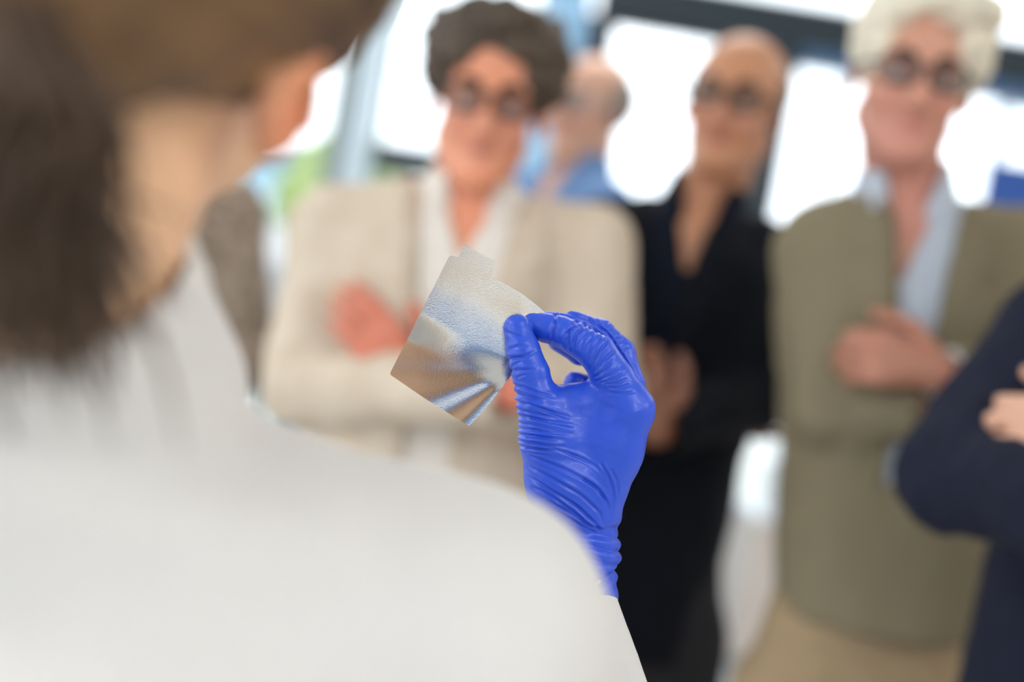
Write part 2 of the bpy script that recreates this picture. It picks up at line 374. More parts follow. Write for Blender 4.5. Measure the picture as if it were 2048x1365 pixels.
def make_person(label, eye, yaw, head, skin, J, jk, group=None, hair=None, brow=(.03, .02, .015), glasses='safety', seed=1, vox=.0065, hs=1.0):
    """eye = world point between the eyes; J = joints in world; jk = clothing description"""
    Rz = rot(z=yaw); E = np.array(eye, float); zh = E[2]
    O = E+Rz @ np.array([0, .115, 0]); O[2] = 0
    Lc = lambda p: (np.array(p, float)-O) @ Rz
    sh = {s: Lc(J[s][0]) for s in 'RL'}; el = {s: Lc(J[s][1]) for s in 'RL'}; wr = {s: Lc(J[s][2]) for s in 'RL'}
    shz = (sh['R'][2]+sh['L'][2])/2; cx = (sh['R'][0]+sh['L'][0])/2; cy = (sh['R'][1]+sh['L'][1])/2
    cx = float(np.clip(cx, -.05, .05)); cy = float(np.clip(cy, -.05, .10))
    wd = jk.get('wide', 1.0); dp = jk.get('deep', 1.0); nb = shz+.055
    hx = jk.get('hipdx', 0); hipz = .52*zh; hem = jk.get('hem', .47)*zh
    def torso(off):
        return [(hipz-.06, cx*.3+hx, cy*.6+.01, .150*wd+off, .11*dp+off), (.60*zh, cx*.5+hx, cy*.7+.01, .145*wd+off, .108*dp+off), (.70*zh, cx*.8+hx*.6, cy*.9, .155*wd+off, .112*dp+off),
                (shz-.09, cx, cy, .168*wd+off, .112*dp+off), (shz, cx, cy, .155*wd+off, .088*dp+off), (nb, cx, cy-.005, .075+off, .062+off)]
    ho = np.array([0, -.03, zh]); RH = rot(*head); neck_t = ho+RH @ np.array([0, .022, -.06]); neck_b = np.array([cx*.8, cy+.005, nb-.02])
    # ---- body: one continuous surface
    S = SDF((min(-.42, min(el['R'][0], wr['R'][0])-.12), -.42, -.01), (max(.42, max(el['L'][0], wr['L'][0])+.12), .34, zh+.16), vox)
    S.loft(torso(0), .02)
    S.cone(neck_b, neck_t, .060, .056, .03); add_head(S, ho, RH, hs)
    for s, sx in (('R', -1), ('L', 1)):
        S.cone((cx+sx*.06, cy, nb-.03), sh[s], .045, .048, .03)
        S.chain([sh[s], el[s], wr[s]], [.046, .036, .025], .015)
        hip = (sx*.078*wd+hx, cy*.6+.01, hipz-.04); kn = (sx*.095+hx, .0, .28*zh); an = (sx*.10+hx, .03, .085)
        S.chain([hip, kn, an], [.070*wd, .054, .040], .03); S.cone((sx*.10+hx, .04, .045), (sx*.13+hx, -.13, .035), .036, .030, .03)
        hd = J[s][3] if len(J[s]) > 3 else None
        if hd is not None:
            d, n, side, cu = hd; add_hand(S, wr[s], Rz.T @ np.array(d, float), Rz.T @ np.array(n, float), side, cu)
    V, Q = S.mesh(); tint = face_tint(V, ho, RH, hs, skin)
    hm = np.zeros(len(V))
    for s in 'RL':
        dd = np.linalg.norm(V-(wr[s]), axis=1); hm = np.maximum(hm, np.clip((.2-dd)/.05, 0, 1))
    if 'handc' in jk: tint = tint*(1-hm[:, None])+np.array(jk['handc'])*hm[:, None]
    if jk.get('ruddy'):
        ry = np.clip((zh-.02-V[:, 2])/.06, 0, 1)*(V[:, 2] > shz); tint = tint*(1-.45*ry[:, None])+np.array((.58, .20, .17))*.45*ry[:, None]
    body = link_mesh('person', V, Q, skin_mat('skin'), tint=tint)
    body.location = O; body.rotation_euler = (0, 0, math.radians(yaw)); tag(body, label, 'person', group)
    # ---- trousers and shoes
    T = SDF((-.36+hx, -.30, 0), (.36+hx, .34, hipz+.10), .008)
    T.loft([(hipz-.12, cx*.3+hx, cy*.6+.01, .178*wd, .128*dp), (hipz, cx*.35+hx, cy*.6+.01, .172*wd, .125*dp), (.585*zh, cx*.5+hx, cy*.7+.01, .160*wd, .120*dp)], .02)
    for sx in (-1, 1):
        T.chain([(sx*.085*wd+hx, cy*.6+.01, hipz-.07), (sx*.097+hx, .0, .28*zh), (sx*.10+hx, .025, .07)], [.092*wd, .083, .076], .03)
    V, Q = T.mesh(); N = vnormals(V, Q); V = V+N*(fbm(V*np.array([1, 1, .35]), 28, seed)*.006)[:, None]
    link_mesh('trousers', V, Q, jk['trousers'], body)
    for sx in (-1, 1):
        B = SDF((sx*.12-.08+hx, -.25, 0), (sx*.12+.08+hx, .13, .13), .006)
        B.cone((sx*.10+hx, .05, .052), (sx*.135+hx, -.15, .035), .046, .036, .03); B.cone((sx*.10+hx, .03, .05), (sx*.10+hx, .03, .10), .048, .046, .02)
        B.F = np.maximum(B.F, (.003-B.ax[2])[None, None, :]); V, Q = B.mesh(); link_mesh('shoe', V, Q, LEATHER, body)
    # ---- shirt
    H = SDF((-.30*wd, -.32, hipz-.02), (.30*wd, .32, nb+.12), .007)
    H.loft([(a, b, c, d, e) for a, b, c, d, e in [(hipz+.03, cx*.4+hx, cy*.6+.01, .150*wd, .11*dp)]+torso(.012)[1:]], .02); H.cone(neck_b, neck_b+(neck_t-neck_b)*.42, .067, .064, .02)
    for s, sx in (('R', -1), ('L', 1)): H.cone((cx+sx*.06, cy, nb-.03), sh[s], .055, .055, .03)
    f2 = neck_b+(neck_t-neck_b)*.42
    H.cut(np.maximum(H.polyxz([(f2[0]-.068, f2[2]+.05), (f2[0]+.068, f2[2]+.05), (f2[0]+.004, jk.get('vskin', nb-.09)), (f2[0]-.004, jk.get('vskin', nb-.09))]), (H.ax[1]-(cy-.015))[None, :, None]))
    H.cone(f2-(f2-neck_b)*.9, f2+(f2-neck_b)*1.5, .058, .060, .004, 'sub')
    V, Q = H.mesh(); N = vnormals(V, Q); V = V+N*(fbm(V*np.array([1, 1, .4]), 30, seed+5)*.003)[:, None]
    link_mesh('shirt', V, Q, jk['shirt'], body)
    # ---- shirt collar
    Cc = SDF((neck_b[0]-.13, neck_b[1]-.16, nb-.09), (neck_b[0]+.13, neck_b[1]+.13, nb+.11), .005)
    Cc.cone(neck_b, f2, .078, .070, .01)
    for sx in (-1, 1): Cc.cone(f2+np.array([sx*.040, -.040, -.010]), f2+np.array([sx*.050, -.082, -.048]), .012, .005, .03)
    Cc.cut(Cc.polyxz([(f2[0]-.058, f2[2]+.08), (f2[0]+.058, f2[2]+.08), (f2[0], nb-.08)])*1.0+np.maximum((Cc.ax[1]-(neck_b[1]-.01))[None, :, None], 0))
    Cc.cone(neck_b-(f2-neck_b), f2+(f2-neck_b), .062, .063, .003, 'sub')
    V, Q = Cc.mesh(); link_mesh('collar', V, Q, jk['shirt'], body)
    # ---- jacket
    if 'jacket' in jk:
        K = SDF((min(-.36, el['R'][0]-.13, wr['R'][0]-.1), -.40, min(hem, hipz)-.02), (max(.36, el['L'][0]+.13, wr['L'][0]+.1), .34, nb+.10), .007)
        hw = jk.get('hemw', .205); keys = [(hem, cx*.3+hx, cy*.6+.01, hw*wd, .15*dp)]+([(hipz, cx*.3+hx, cy*.6+.01, min(hw, .192)*wd, .142*dp)] if hipz > hem+.03 else [])+[(a, b, c, d, e) for a, b, c, d, e in torso(.026)][1:-1]+[(nb, cx, cy, .098, .082)]
        K.loft(keys, .02)
        for s, sx in (('R', -1), ('L', 1)): K.cone((cx+sx*.06, cy, nb-.03), sh[s], .060, .066, .03)
        vb = jk.get('vjacket', nb-.40); vw = jk.get('vw', .085)
        if jk.get('open'):      # worn open: the front panels hang apart down to the hem
            V2 = [(cx-vw, nb+.2), (cx+vw, nb+.2), (cx+jk['open'], vb), (cx+jk['open']+.03, hem-.1), (cx-jk['open']-.03, hem-.1), (cx-jk['open'], vb)]
        else: V2 = [(cx-vw, nb+.2), (cx+vw, nb+.2), (cx+.006, vb), (cx-.006, vb)]
        front = (K.ax[1]-(cy-.015))[None, :, None]
        D = np.maximum(K.polyxz(V2), front); LP = K.copy(.007)
        K.cut(D)
        K.cone(neck_b-(f2-neck_b), f2+(f2-neck_b)*2, .080, .082, .006, 'sub')
        for s in 'RL': 
            K.chain([sh[s], el[s], wr[s]-(wr[s]-el[s])*.08], [.066, .060, .044], .018)
            K.cone(wr[s]-unit(wr[s]-el[s])*.015, wr[s]+unit(wr[s]-el[s])*.022, .034, .036, .003, 'sub')
        V, Q = K.mesh(); N = vnormals(V, Q)
        arm = np.full(len(V), 9.)
        for s in 'RL': arm = np.minimum(arm, np.linalg.norm(V-el[s], axis=1))
        amp = .003+.007*np.exp(-(arm/.14)**2)
        V = V+N*(fbm(V*np.array([1, 1, .8]), 34, seed+9)*amp)[:, None]
        link_mesh('jacket', V, Q, jk['jacket'], body)
        for sx in (-1, 1):
            lp = LP.copy(0); pl = [(cx+sx*(vw-.002), nb+.03), (cx+sx*(vw+.030), nb+.01), (cx+sx*(vw+.038), nb-.07), (cx+sx*(vw+.022), nb-.085), (cx+sx*(vw+.040), nb-.11), (cx+sx*(jk.get('open', 0)+.012), vb), (cx+sx*(jk.get('open', 0)+.004), vb)]
            if sx < 0: pl = pl[::-1]
            lp.keep(np.maximum(K.polyxz(pl), front)); lp.keep(-(LP.F+.018)); 
            V, Q = lp.mesh()
            if len(V) > 10:
                N = vnormals(V, Q); arm = np.minimum(np.linalg.norm(V-el['R'], axis=1), np.linalg.norm(V-el['L'], axis=1)); V = V+np.array([0, -1, 0])*(fbm(V*np.array([1, 1, .8]), 34, seed+9)*(.003+.007*np.exp(-(arm/.14)**2)))[:, None]; link_mesh('lapel', V, Q, jk['jacket'], body)
    elif 'sleeve' in jk:
        K = SDF((min(-.36, el['R'][0]-.13, wr['R'][0]-.1), -.40, hipz-.1), (max(.36, el['L'][0]+.13, wr['L'][0]+.1), .34, nb+.10), .008)
        for s in 'RL': K.chain([sh[s], el[s], wr[s]], [.062, .054, .040], .018)
        V, Q = K.mesh(); N = vnormals(V, Q); V = V+N*(fbm(V, 34, seed+9)*.005)[:, None]; link_mesh('sleeves', V, Q, jk['shirt'], body)
    # ---- hair
    if hair:
        G = SDF(ho-.20, ho+.20, .005)
        T_ = lambda *p: ho+RH @ (np.array(p, float)*hs)
        for c, r, k in hair['add']: G.ell(T_(*c), np.array(r)*hs, RH, k)
        for c, r, k in hair['sub']: G.ell(T_(*c), np.array(r)*hs, RH, k, 'sub')
        V, Q = G.mesh(); N = vnormals(V, Q); V = V+N*(fbm(V, hair.get('f', 90), seed+2)*hair.get('amp', .005))[:, None]
        link_mesh('hair', V, Q, hair['mat'], body)
    # ---- face fittings
    ht = lambda *p: tuple(ho+RH @ (np.array(p, float)*hs))
    for sx in (-1, 1):
        e = MB().sphere(ht(sx*.031, -.0735, -.002), .0118*hs, 16, 12).build('eye', EYEW, body, True)
        MB().sphere(ht(sx*.031, -.0812, -.002), .0050*hs, 12, 8).build('iris', IRIS, e, True)
        q = [ht(sx*(.013+.036*t), -.0935+.020*t*t*1.2, .021+.007*math.sin(t*2.6)) for t in np.linspace(0, 1, 6)]
        MB().tube(q, [.002, .0042, .0046, .004, .003, .0015], 8).build('eyebrow', mat('brow', brow, .8), body, True)
    if glasses:
        gl = bpy.data.objects.new('glasses', None); COL.objects.link(gl); gl.parent = body
        fm = BLACKP if glasses != 'clear' else mat('clear_frame', (.45, .47, .5), .2)
        for sx in (-1, 1):
            ring = []
            for t in np.linspace(0, 2*math.pi, 20, endpoint=False):
                u = abs(math.cos(t))**.7*math.copysign(1, math.cos(t)); v_ = abs(math.sin(t))**.7*math.copysign(1, math.sin(t))
                x = .034+.027*u; ring.append((sx*x, -.1005+.012*(x/.06)**2, .001+.019*v_))
            fr = MB().tube([ht(*p) for p in ring], .0021, 6, True).build('lens_frame', fm, gl, True)
            link_mesh('lens', [ht(p[0], p[1], p[2]) for p in ring]+[ht(p[0], p[1]+.0016, p[2]) for p in ring],
                      [tuple(range(20)), tuple(range(39, 19, -1))]+[(i, (i+1) % 20, 20+(i+1) % 20, 20+i) for i in range(20)], LENS, gl, False)
            MB().tube([ht(sx*.061, -.089, .008), ht(sx*.077, -.070, .006), ht(sx*.082, -.01, .006), ht(sx*.083, .02, -.008)], [.0022, .0028, .0022, .0018], 6).build('temple_arm', fm, gl, True)
        MB().tube([ht(-.010, -.0995, .006), ht(0, -.1035, .011), ht(.010, -.0995, .006)], .0020, 6).build('bridge', fm, gl, True)
    if jk.get('watch'):
        d = unit(wr['L']-el['L']); c = wr['L']-d*.012; a = unit(np.cross(d, [0, 0, 1])); b_ = np.cross(d, a)
        wt = MB().tube([tuple(c+(a*math.cos(t)+b_*math.sin(t))*.031) for t in np.linspace(0, 6.2832, 20, endpoint=False)], .0055, 8, True).build('wristwatch', mat('white_strap', (.75, .76, .76), .4), body, True)
        f_ = unit(np.array([0, -1, .2])-d*np.dot(d, [0, -1, .2])); MB().tube([tuple(c+f_*.030), tuple(c+f_*.042)], [.020, .018], 20).build('watch_case', mat('steel_case', (.8, .8, .8), .2, 1.0), wt, True)
    return body, O, Rz

# ------------------------------------------------------------------ the room
WALLM = mat('wall_paint', (.60, .54, .45), .8, var=.05, vscale=3, bump=.1, bscale=200); CEILM = mat('ceiling_paint', (.82, .83, .82), .85, var=.04, vscale=4)
FLOORM = mat('floor_vinyl', (.60, .61, .62), .13, var=.10, vscale=5, bump=.03, bscale=30); FRAMEM = mat('slate_metal', (.030, .048, .060), .4, bump=.05)
POSTM = mat('pale_blue_metal', (.74, .84, .90), .35); GREYP = mat('grey_green_metal', (.22, .26, .25), .4); GLASS = glassy('window_glass', (.97, .99, 1.0), .04)
def struct(name, mb, m, parent=None, smooth=False):
    o = mb.build(name, m, parent, smooth)
    if parent is None: o['kind'] = 'structure'
    return o
X0, X1, Y0, Y1 = -4.2, 4.2, -4.0, 6.3
struct('floor', MB().box((X0-.2, Y0-.2, -.12), (X1+.2, Y1+.2, 0)), FLOORM)
struct('ceiling', MB().box((X0-.2, Y0-.2, CEIL+.0), (X1+.2, Y1+.2, CEIL+.15)), CEILM)
wb = MB().box((X0, Y0-.15, 0), (X1, Y0, 1.98)).box((X0, Y0-.15, 2.24), (X1, Y0, CEIL)); struct('wall_back', wb, WALLM)
for i in range(4):  # unseen strip windows, added for the foil's bright band and soft light from behind
    x = X0+.0+i*2.1; fr = MB().box((x, Y0-.10, 1.98), (x+2.1, Y0-.04, 2.00)).box((x, Y0-.10, 2.22), (x+2.1, Y0-.04, 2.24)).box((x, Y0-.10, 2.00), (x+.04, Y0-.04, 2.22)).box((x+2.06, Y0-.10, 2.00), (x+2.1, Y0-.04, 2.22))
    o = fr.build('window_%d' % (20+i), FRAMEM); o['kind'] = 'structure'; MB().box((x+.04, Y0-.075, 2.00), (x+2.06, Y0-.065, 2.22)).build('pane', GLASS, o)
o = MB().box((-4.0, Y0+.02, 2.27), (4.0, Y0+.45, 2.98), .03).build('added_reflection_duct', mat('foil_reflection_blue', (.05, .19, .50), .45)); tag(o, 'long square blue duct added unseen behind the camera for the foil to reflect', 'duct')  # made-up duct, out of view, gives the foil its blue band
for x in (-3, -1, 1, 3): MB().box((x, Y0+.20, 2.98), (x+.02, Y0+.22, CEIL)).build('hanger', GREYP, o)
struct('wall_right', MB().box((X1, Y0, 0), (X1+.15, Y1, CEIL)), WALLM)
wl = MB().box((X0-.15, Y0, 0), (X0, Y1, .9)).box((X0-.15, Y0, 2.6), (X0, Y1, CEIL))
for y in (-4.0, -1.35, 1.3, 3.95, 6.15): wl.box((X0-.15, y, .9), (X0, y+.15, 2.6))
struct('wall_left', wl, WALLM)
for i, y in enumerate((-3.85, -1.2, 1.45, 4.1)):
    ye = (-1.35, 1.3, 3.95, 6.15)[i]
    fr = MB().box((X0-.10, y, .9), (X0-.04, y+.05, 2.6)).box((X0-.10, ye-.05, .9), (X0-.04, ye, 2.6)).box((X0-.10, y+.05, .9), (X0-.04, ye-.05, .95)).box((X0-.10, y+.05, 2.55), (X0-.04, ye-.05, 2.6))
    o = struct('window_%d' % (i+1), fr, FRAMEM); MB().box((X0-.075, y+.05, .95), (X0-.065, ye-.05, 2.55)).build('pane', GLASS, o)
# glazed far side: posts, rails and panes
def bay(n, x0, x1, z0, z1, fm, t=.03, y=Y1):
    fr = MB().box((x0, y-.03, z0), (x0+t, y+.05, z1)).box((x1-t, y-.03, z0), (x1, y+.05, z1)).box((x0+t, y-.03, z0), (x1-t, y+.05, z0+t)).box((x0+t, y-.03, z1-t), (x1-t, y+.05, z1))
    o = struct('window_%d' % n, fr, fm); MB().box((x0+t, y, z0+t), (x1-t, y+.01, z1-t)).build('pane', GLASS, o); return o
struct('trim_1', MB().box((.13, Y1-.08, 2.57), (X1, Y1+.08, 2.745), .01), FRAMEM)
struct('trim_2', MB().box((.93, Y1-.07, 0), (1.03, Y1+.08, 2.57), .006), FRAMEM)
struct('trim_3', MB().box((.10, Y1-.07, 0), (.19, Y1+.08, 2.57), .006), FRAMEM)
struct('trim_5', MB().box((-.935, Y1-.10, 0), (-.87, Y1+.08, CEIL), .006), GREYP)
struct('trim_7', MB().box((-.735, Y1-.07, 1.76), (-.10, Y1+.08, 1.855), .006), FRAMEM)
struct('trim_8', MB().box((1.03, Y1-.05, 2.50), (X1, Y1+.05, 2.57), .004), mat('blue_metal', (.10, .22, .40), .4))
bay(5, .19, .93, .10, 2.57, FRAMEM); bay(6, 1.03, 1.245, .55, 2.50, POSTM, .008); bay(7, 1.245, 1.95, .55, 2.50, POSTM, .010); bay(8, 1.95, 2.9, .55, 2.50, POSTM, .03); bay(9, 2.9, X1, .55, 2.50, POSTM, .03)
bay(10, -.735, -.10, 1.855, CEIL, GREYP, .02); bay(11, -.735, -.10, .10, 1.76, GREYP, .02)
bay(12, -1.75, -.935, .10, CEIL, POSTM, .014); bay(16, -.87, -.735, .10, CEIL, POSTM, .006); bay(17, -.10, .10, .10, CEIL, POSTM, .006); bay(13, -2.75, -1.75, .10, CEIL, POSTM, .04); bay(14, X0, -2.75, .10, CEIL, POSTM, .05); bay(15, .13, X1, 2.745, CEIL, POSTM, .02)
struct('wall_far', MB().box((1.03, Y1-.05, 0), (X1, Y1+.10, .55)), mat('sill_paint', (.66, .61, .56), .6))
struct('trim_9', MB().box((X0, Y1-.05, 0), (.93, Y1+.08, .10)), GREYP)
for nm, lo, hi in (('baseboard_back', (X0, Y0, 0), (X1, Y0+.015, .09)), ('baseboard_right', (X1-.015, Y0+.015, 0), (X1, Y1-.06, .09)), ('baseboard_left', (X0, Y0+.015, 0), (X0+.015, Y1-.06, .09))):
    struct(nm, MB().box(lo, hi), mat('baseboard_paint', (.5, .5, .5), .5))
for nm, x0, x1, cc, lb in (('white', -.866, -.742, (.80, .86, .90), 'narrow white cloth blind hanging beside the grey-green post'), ('blue', -.09, .095, (.42, .62, .80), 'pale blue cloth blind hanging at the left end of the dark beam')):
    o = bpy.data.objects.new('window_blind', None); COL.objects.link(o); o.location = ((x0+x1)/2, Y1-.09, 0); tag(o, lb, 'blind'); h_ = (x1-x0)/2
    v = []; n_ = 24
    for i in range(n_+1):
        x = -h_+2*h_*i/n_; y = .010*math.sin(i*1.9)
        v += [(x, y, .12), (x, y, CEIL-.05)]
    f = []
    for i in range(n_):
        a = i*2; f.append((a, a+2, a+3, a+1))
    link_mesh('cloth', v, f, blind_cloth(nm+'_blind_cloth', cc), o); MB().box((-h_-.01, -.02, CEIL-.05), (h_+.01, .03, CEIL), .004).build('head_rail', GREYP, o); MB().box((-h_, -.015, .10), (h_, .018, .125), .003).build('bottom_bar', GREYP, o)
# ground outside, trees and pale building beyond the glass
struct('ground', MB().box((-30, 6.5, -.2), (30, 60, -.13)), mat('pale_paving', (.55, .54, .50), .9, var=.2, vscale=2, bump=.3))
def tree(x, y, h, label, seed, leaf):
    t = MB(); rr = random.Random(seed)
    t.tube([(0, 0, -.13), (.04, 0, h*.3), (-.03, .02, h*.55), (.02, 0, h*.8)], [.10, .08, .055, .02], 10)
    for k in range(9):
        a = rr.random()*6.28; z = h*(.35+.05*k); t.tube([(0, 0, z), (math.cos(a)*h*.12, math.sin(a)*h*.12, z+h*.1), (math.cos(a)*h*.2, math.sin(a)*h*.2, z+h*.22)], [.035, .02, .008], 6)
    o = t.build('tree', mat('bark', (.10, .07, .05), .9, bump=1), smooth=True, loc=(x, y, 0)); tag(o, label, 'tree', 'trees outside the glazing')
    v = []; f = []
    for k in range(5200):
        u = np.array([rr.gauss(0, 1) for _ in range(3)]); u /= np.linalg.norm(u); c = np.array([0, 0, h*.68])+u*np.array([.27, .27, .32])*h*(.35+.65*rr.random()**.5)
        a = np.array([rr.gauss(0, 1) for _ in range(3)]); a /= np.linalg.norm(a); b = np.cross(a, u); b /= np.linalg.norm(b)+1e-6; s_ = .05+.04*rr.random(); n = len(v)
        v += [c-a*s_, c+b*s_*.45+u*.012, c+a*s_, c-b*s_*.45+u*.012]; f.append((n, n+1, n+2, n+3))
    l = link_mesh('foliage', v, f, leaf, o, False); l['kind'] = 'stuff'
LEAF = mat('leaf_green', (.55, .68, .24), .6, var=.4, vscale=3)
tree(-1.78, 13.5, 2.45, 'small bright green tree outside, seen left of the cream jacket', 3, LEAF)
tree(3.2, 13.0, 2.6, 'low green tree outside behind the white-haired man', 5, LEAF)
bl = MB().box((-9, 16, -.13), (-2.6, 22, 2.25)).build('outbuilding', mat('pale_blue_render', (.26, .42, .52), .8, var=.05), loc=None); tag(bl, 'low pale blue outbuilding far outside the left glazing', 'building')
for j in range(1):
    for i in range(5): q = MB().box((-8.7+i*1.22, 15.9, .5), (-7.8+i*1.22, 16.02, 1.8)).build('window', POSTM, bl); MB().box((-8.63+i*1.22, 15.88, .57), (-7.87+i*1.22, 15.905, 1.73)).build('pane', mat('far_glass', (.12, .18, .22), .1), q)
MB().box((-9.1, 15.85, 2.25), (-2.5, 22.1, 2.37)).build('roof', GREYP, bl)
# ceiling lamps
LAMPF = mat('lamp_housing', (.8, .8, .8), .4); LAMPD = mat('lamp_diffuser', (1, .98, .95), .5, emit=3.0)
cn = ['near the left windows at the back', 'left of the camera', 'right of the camera at the back', 'over the left aisle', 'just right of the camera', 'nearest the right wall',
      'above the tweed jacket', 'above the men in the middle', 'above the white-haired man']
for i, (x, y) in enumerate(LAMP_SPOTS):
    o = MB().box((x-.62, y-.32, CEIL-.06), (x+.62, y-.29, CEIL)).box((x-.62, y+.29, CEIL-.06), (x+.62, y+.32, CEIL)).box((x-.62, y-.29, CEIL-.06), (x-.59, y+.29, CEIL)).box((x+.59, y-.29, CEIL-.06), (x+.62, y+.29, CEIL)).build('ceiling_light', LAMPF)
    tag(o, 'flat rectangular ceiling light '+cn[i], 'light', 'ceiling lights'); MB().box((x-.59, y-.29, CEIL-.045), (x+.59, y+.29, CEIL-.03)).build('diffuser', LAMPD, o)
# furniture seen blurred between the people
o = bpy.data.objects.new('display_board', None); COL.objects.link(o); o.location = (2.55, 5.7, 0); tag(o, 'blue display board on two legs behind the white-haired man', 'board')
MB().box((-.80, -.015, .95), (.80, .015, 2.16), .004).build('board_panel', mat('cobalt_board', (.02, .10, .42), .5), o)
for x in (-.78, .75): MB().box((x, -.02, .03), (x+.03, .02, .95)).box((x-.02, -.25, 0), (x+.05, .25, .03)).build('leg', GREYP, o)
o = bpy.data.objects.new('lab_cabinet', None); COL.objects.link(o); o.location = (1.22, 5.75, 0); tag(o, 'low pale beige lab cabinet below the window behind the bald man', 'cabinet')
CB = mat('beige_laminate', (.62, .55, .50), .4); WH = mat('white_plastic', (.80, .83, .86), .3)
MB().box((-.17, -.22, .05), (.17, .22, .60), .004).build('body', CB, o); MB().box((-.15, -.18, 0), (.15, .20, .05)).build('plinth', GREYP, o)
MB().box((-.18, -.24, .60), (.18, .23, .63), .005).build('worktop', WH, o)
d = MB().box((-.16, -.238, .07), (.16, -.221, .58), .003).build('door', CB, o); MB().tube([(.12, -.24, .42), (.12, -.262, .43), (.12, -.262, .51), (.12, -.24, .52)], .005, 8).build('handle', mat('steel', (.6, .6, .62), .25, 1.0), d, True)
o = MB().box((-.11, -.10, 0), (.11, .10, .22), .02).build('white_box', WH, loc=(1.22, 5.72, .63)); o.name = 'instrument_box'; tag(o, 'white instrument box standing on the low beige cabinet', 'box')
MB().box((-.08, -.108, .06), (.08, -.101, .16), .002).build('display', BLACKP, o)
o = bpy.data.objects.new('lab_bench', None); COL.objects.link(o); o.location = (-1.9, 5.5, 0); tag(o, 'long white lab bench in front of the left glazing', 'bench')
MB().box((-1.4, -.35, .86), (1.05, .35, .90), .006).build('worktop', WH, o)
for x in (-1.36, .97):
    for y in (-.31, .26): MB().box((x, y, 0), (x+.05, y+.05, .86)).build('leg', GREYP, o)
o = bpy.data.objects.new('instrument', None); COL.objects.link(o); o.location = (-.98, 5.45, .90); tag(o, 'white instrument housing standing at the end of the lab bench', 'instrument')
MB().box((-.20, -.22, 0), (.16, .22, .36), .02).build('housing', mat('grey_housing', (.50, .52, .54), .5), o); MB().box((-.17, -.20, .36), (.13, .20, .54), .03).build('cover', mat('white_housing', (.88, .92, .96), .35), o)
MB().box((-.12, -.228, .10), (.08, -.221, .26), .003).build('panel', BLACKP, o)

# ------------------------------------------------------------------ the men watching
def J3(*a): return [P(*p) if i < 3 else p for i, p in enumerate(a)]
def fabric(name, c, var=.25, vs=40, bump=.4, bs=400, **k): return mat(name, c, .9, var=var, vscale=vs, bump=bump, bscale=bs, spec=.2, **k)
M_LINEN = fabric('cream_linen', (.60, .50, .39), .18, 18, color2=(.68, .59, .48)); M_WSHIRT = fabric('white_cotton', (.82, .78, .72), .05)
M_NAVY = fabric('midnight_wool', (.006, .008, .014), .3); M_NAVY2 = fabric('navy_knit', (.006, .010, .022), .3)
M_OLIVE = fabric('olive_herringbone', (.20, .165, .10), .3, 30, wave=70, color2=(.26, .23, .155)); M_BSHIRT = fabric('pale_blue_cotton', (.55, .62, .72), .06)
M_KHAKI = fabric('khaki_cotton', (.42, .31, .19), .12); M_GREY = fabric('grey_wool', (.20, .18, .16), .2); M_NAVYT = fabric('navy_twill', (.012, .015, .032), .2)
M_BLUESHIRT = fabric('blue_cotton', (.16, .28, .52), .1); M_TWEED = fabric('brown_tweed', (.17, .125, .09), .6, 55, color2=(.45, .37, .30)); M_PINK = fabric('pale_pink_cotton', (.72, .60, .57), .05)
M_DARKT = fabric('charcoal_wool', (.03, .03, .035), .2)
H_CURL = mat('dark_curly_hair', (.030, .020, .014), .55, var=.6, vscale=60, color2=(.12, .085, .055), bump=1, bscale=120)
H_GREY = mat('grey_hair', (.30, .27, .25), .6, var=.4, vscale=60, bump=1, bscale=160)
H_WHITE = mat('white_blond_hair', (.95, .87, .70), .6, var=.25, vscale=40, bump=1, bscale=160)
FACECUT = [((0, -.105, -.03), (.068, .060, .100), .01), ((0, -.05, -.14), (.12, .14, .075), .01)]
hair_curly = dict(add=[((0, .012, .055), (.090, .102, .086), .01), ((-.055, .0, .085), (.050, .070, .052), .02), ((.055, .0, .085), (.050, .070, .052), .02), ((0, -.035, .115), (.070, .055, .034), .02),
                  ((-.082, .005, .045), (.022, .045, .040), .02), ((.082, .005, .045), (.022, .045, .040), .02)],
                  sub=[((0, -.110, -.002), (.073, .074, .092), .012), ((0, -.04, -.125), (.15, .14, .085), .01)], mat=H_CURL, f=110, amp=.010)
hair_bald = dict(add=[((0, .016, .030), (.084, .098, .078), .01)], sub=[((0, -.09, .045), (.095, .11, .20), .01), ((0, -.01, .13), (.075, .115, .072), .02), ((0, 0, -.125), (.2, .2, .075), .01)], mat=H_GREY, f=180, amp=.002)
hair_white = dict(add=[((0, .010, .050), (.092, .106, .090), .01), ((.03, -.03, .105), (.075, .070, .035), .02), ((-.045, -.01, .085), (.045, .075, .045), .02), ((.075, 0, .045), (.030, .06, .055), .02)],
                  sub=[((0, -.110, .006), (.070, .070, .094), .012), ((0, -.03, -.115), (.15, .15, .085), .01)], mat=H_WHITE, f=120, amp=.006)
make_person('man with thick dark curly hair, cream linen jacket and open white shirt, arms folded', P(978, 196, 1.98), 3, (4, 1, 0), (.80, .31, .17),
    {'R': J3((668, 462, 2.12), (612, 772, 2.04), (1020, 785, 1.875), ((.92, .1, -.05), (0, -.3, 1), 1, 55)),
     'L': J3((1178, 500, 2.12), (1195, 790, 2.05), (838, 768, 1.98), ((-.74, -.16, .60), (.1, -1, .1), -1, 14))},
    dict(jacket=M_LINEN, shirt=M_WSHIRT, trousers=M_GREY, vskin=1.43, vjacket=1.16, vw=.088, wide=1.1, open=.03, handc=(.68, .19, .11)), hair=hair_curly, seed=3)
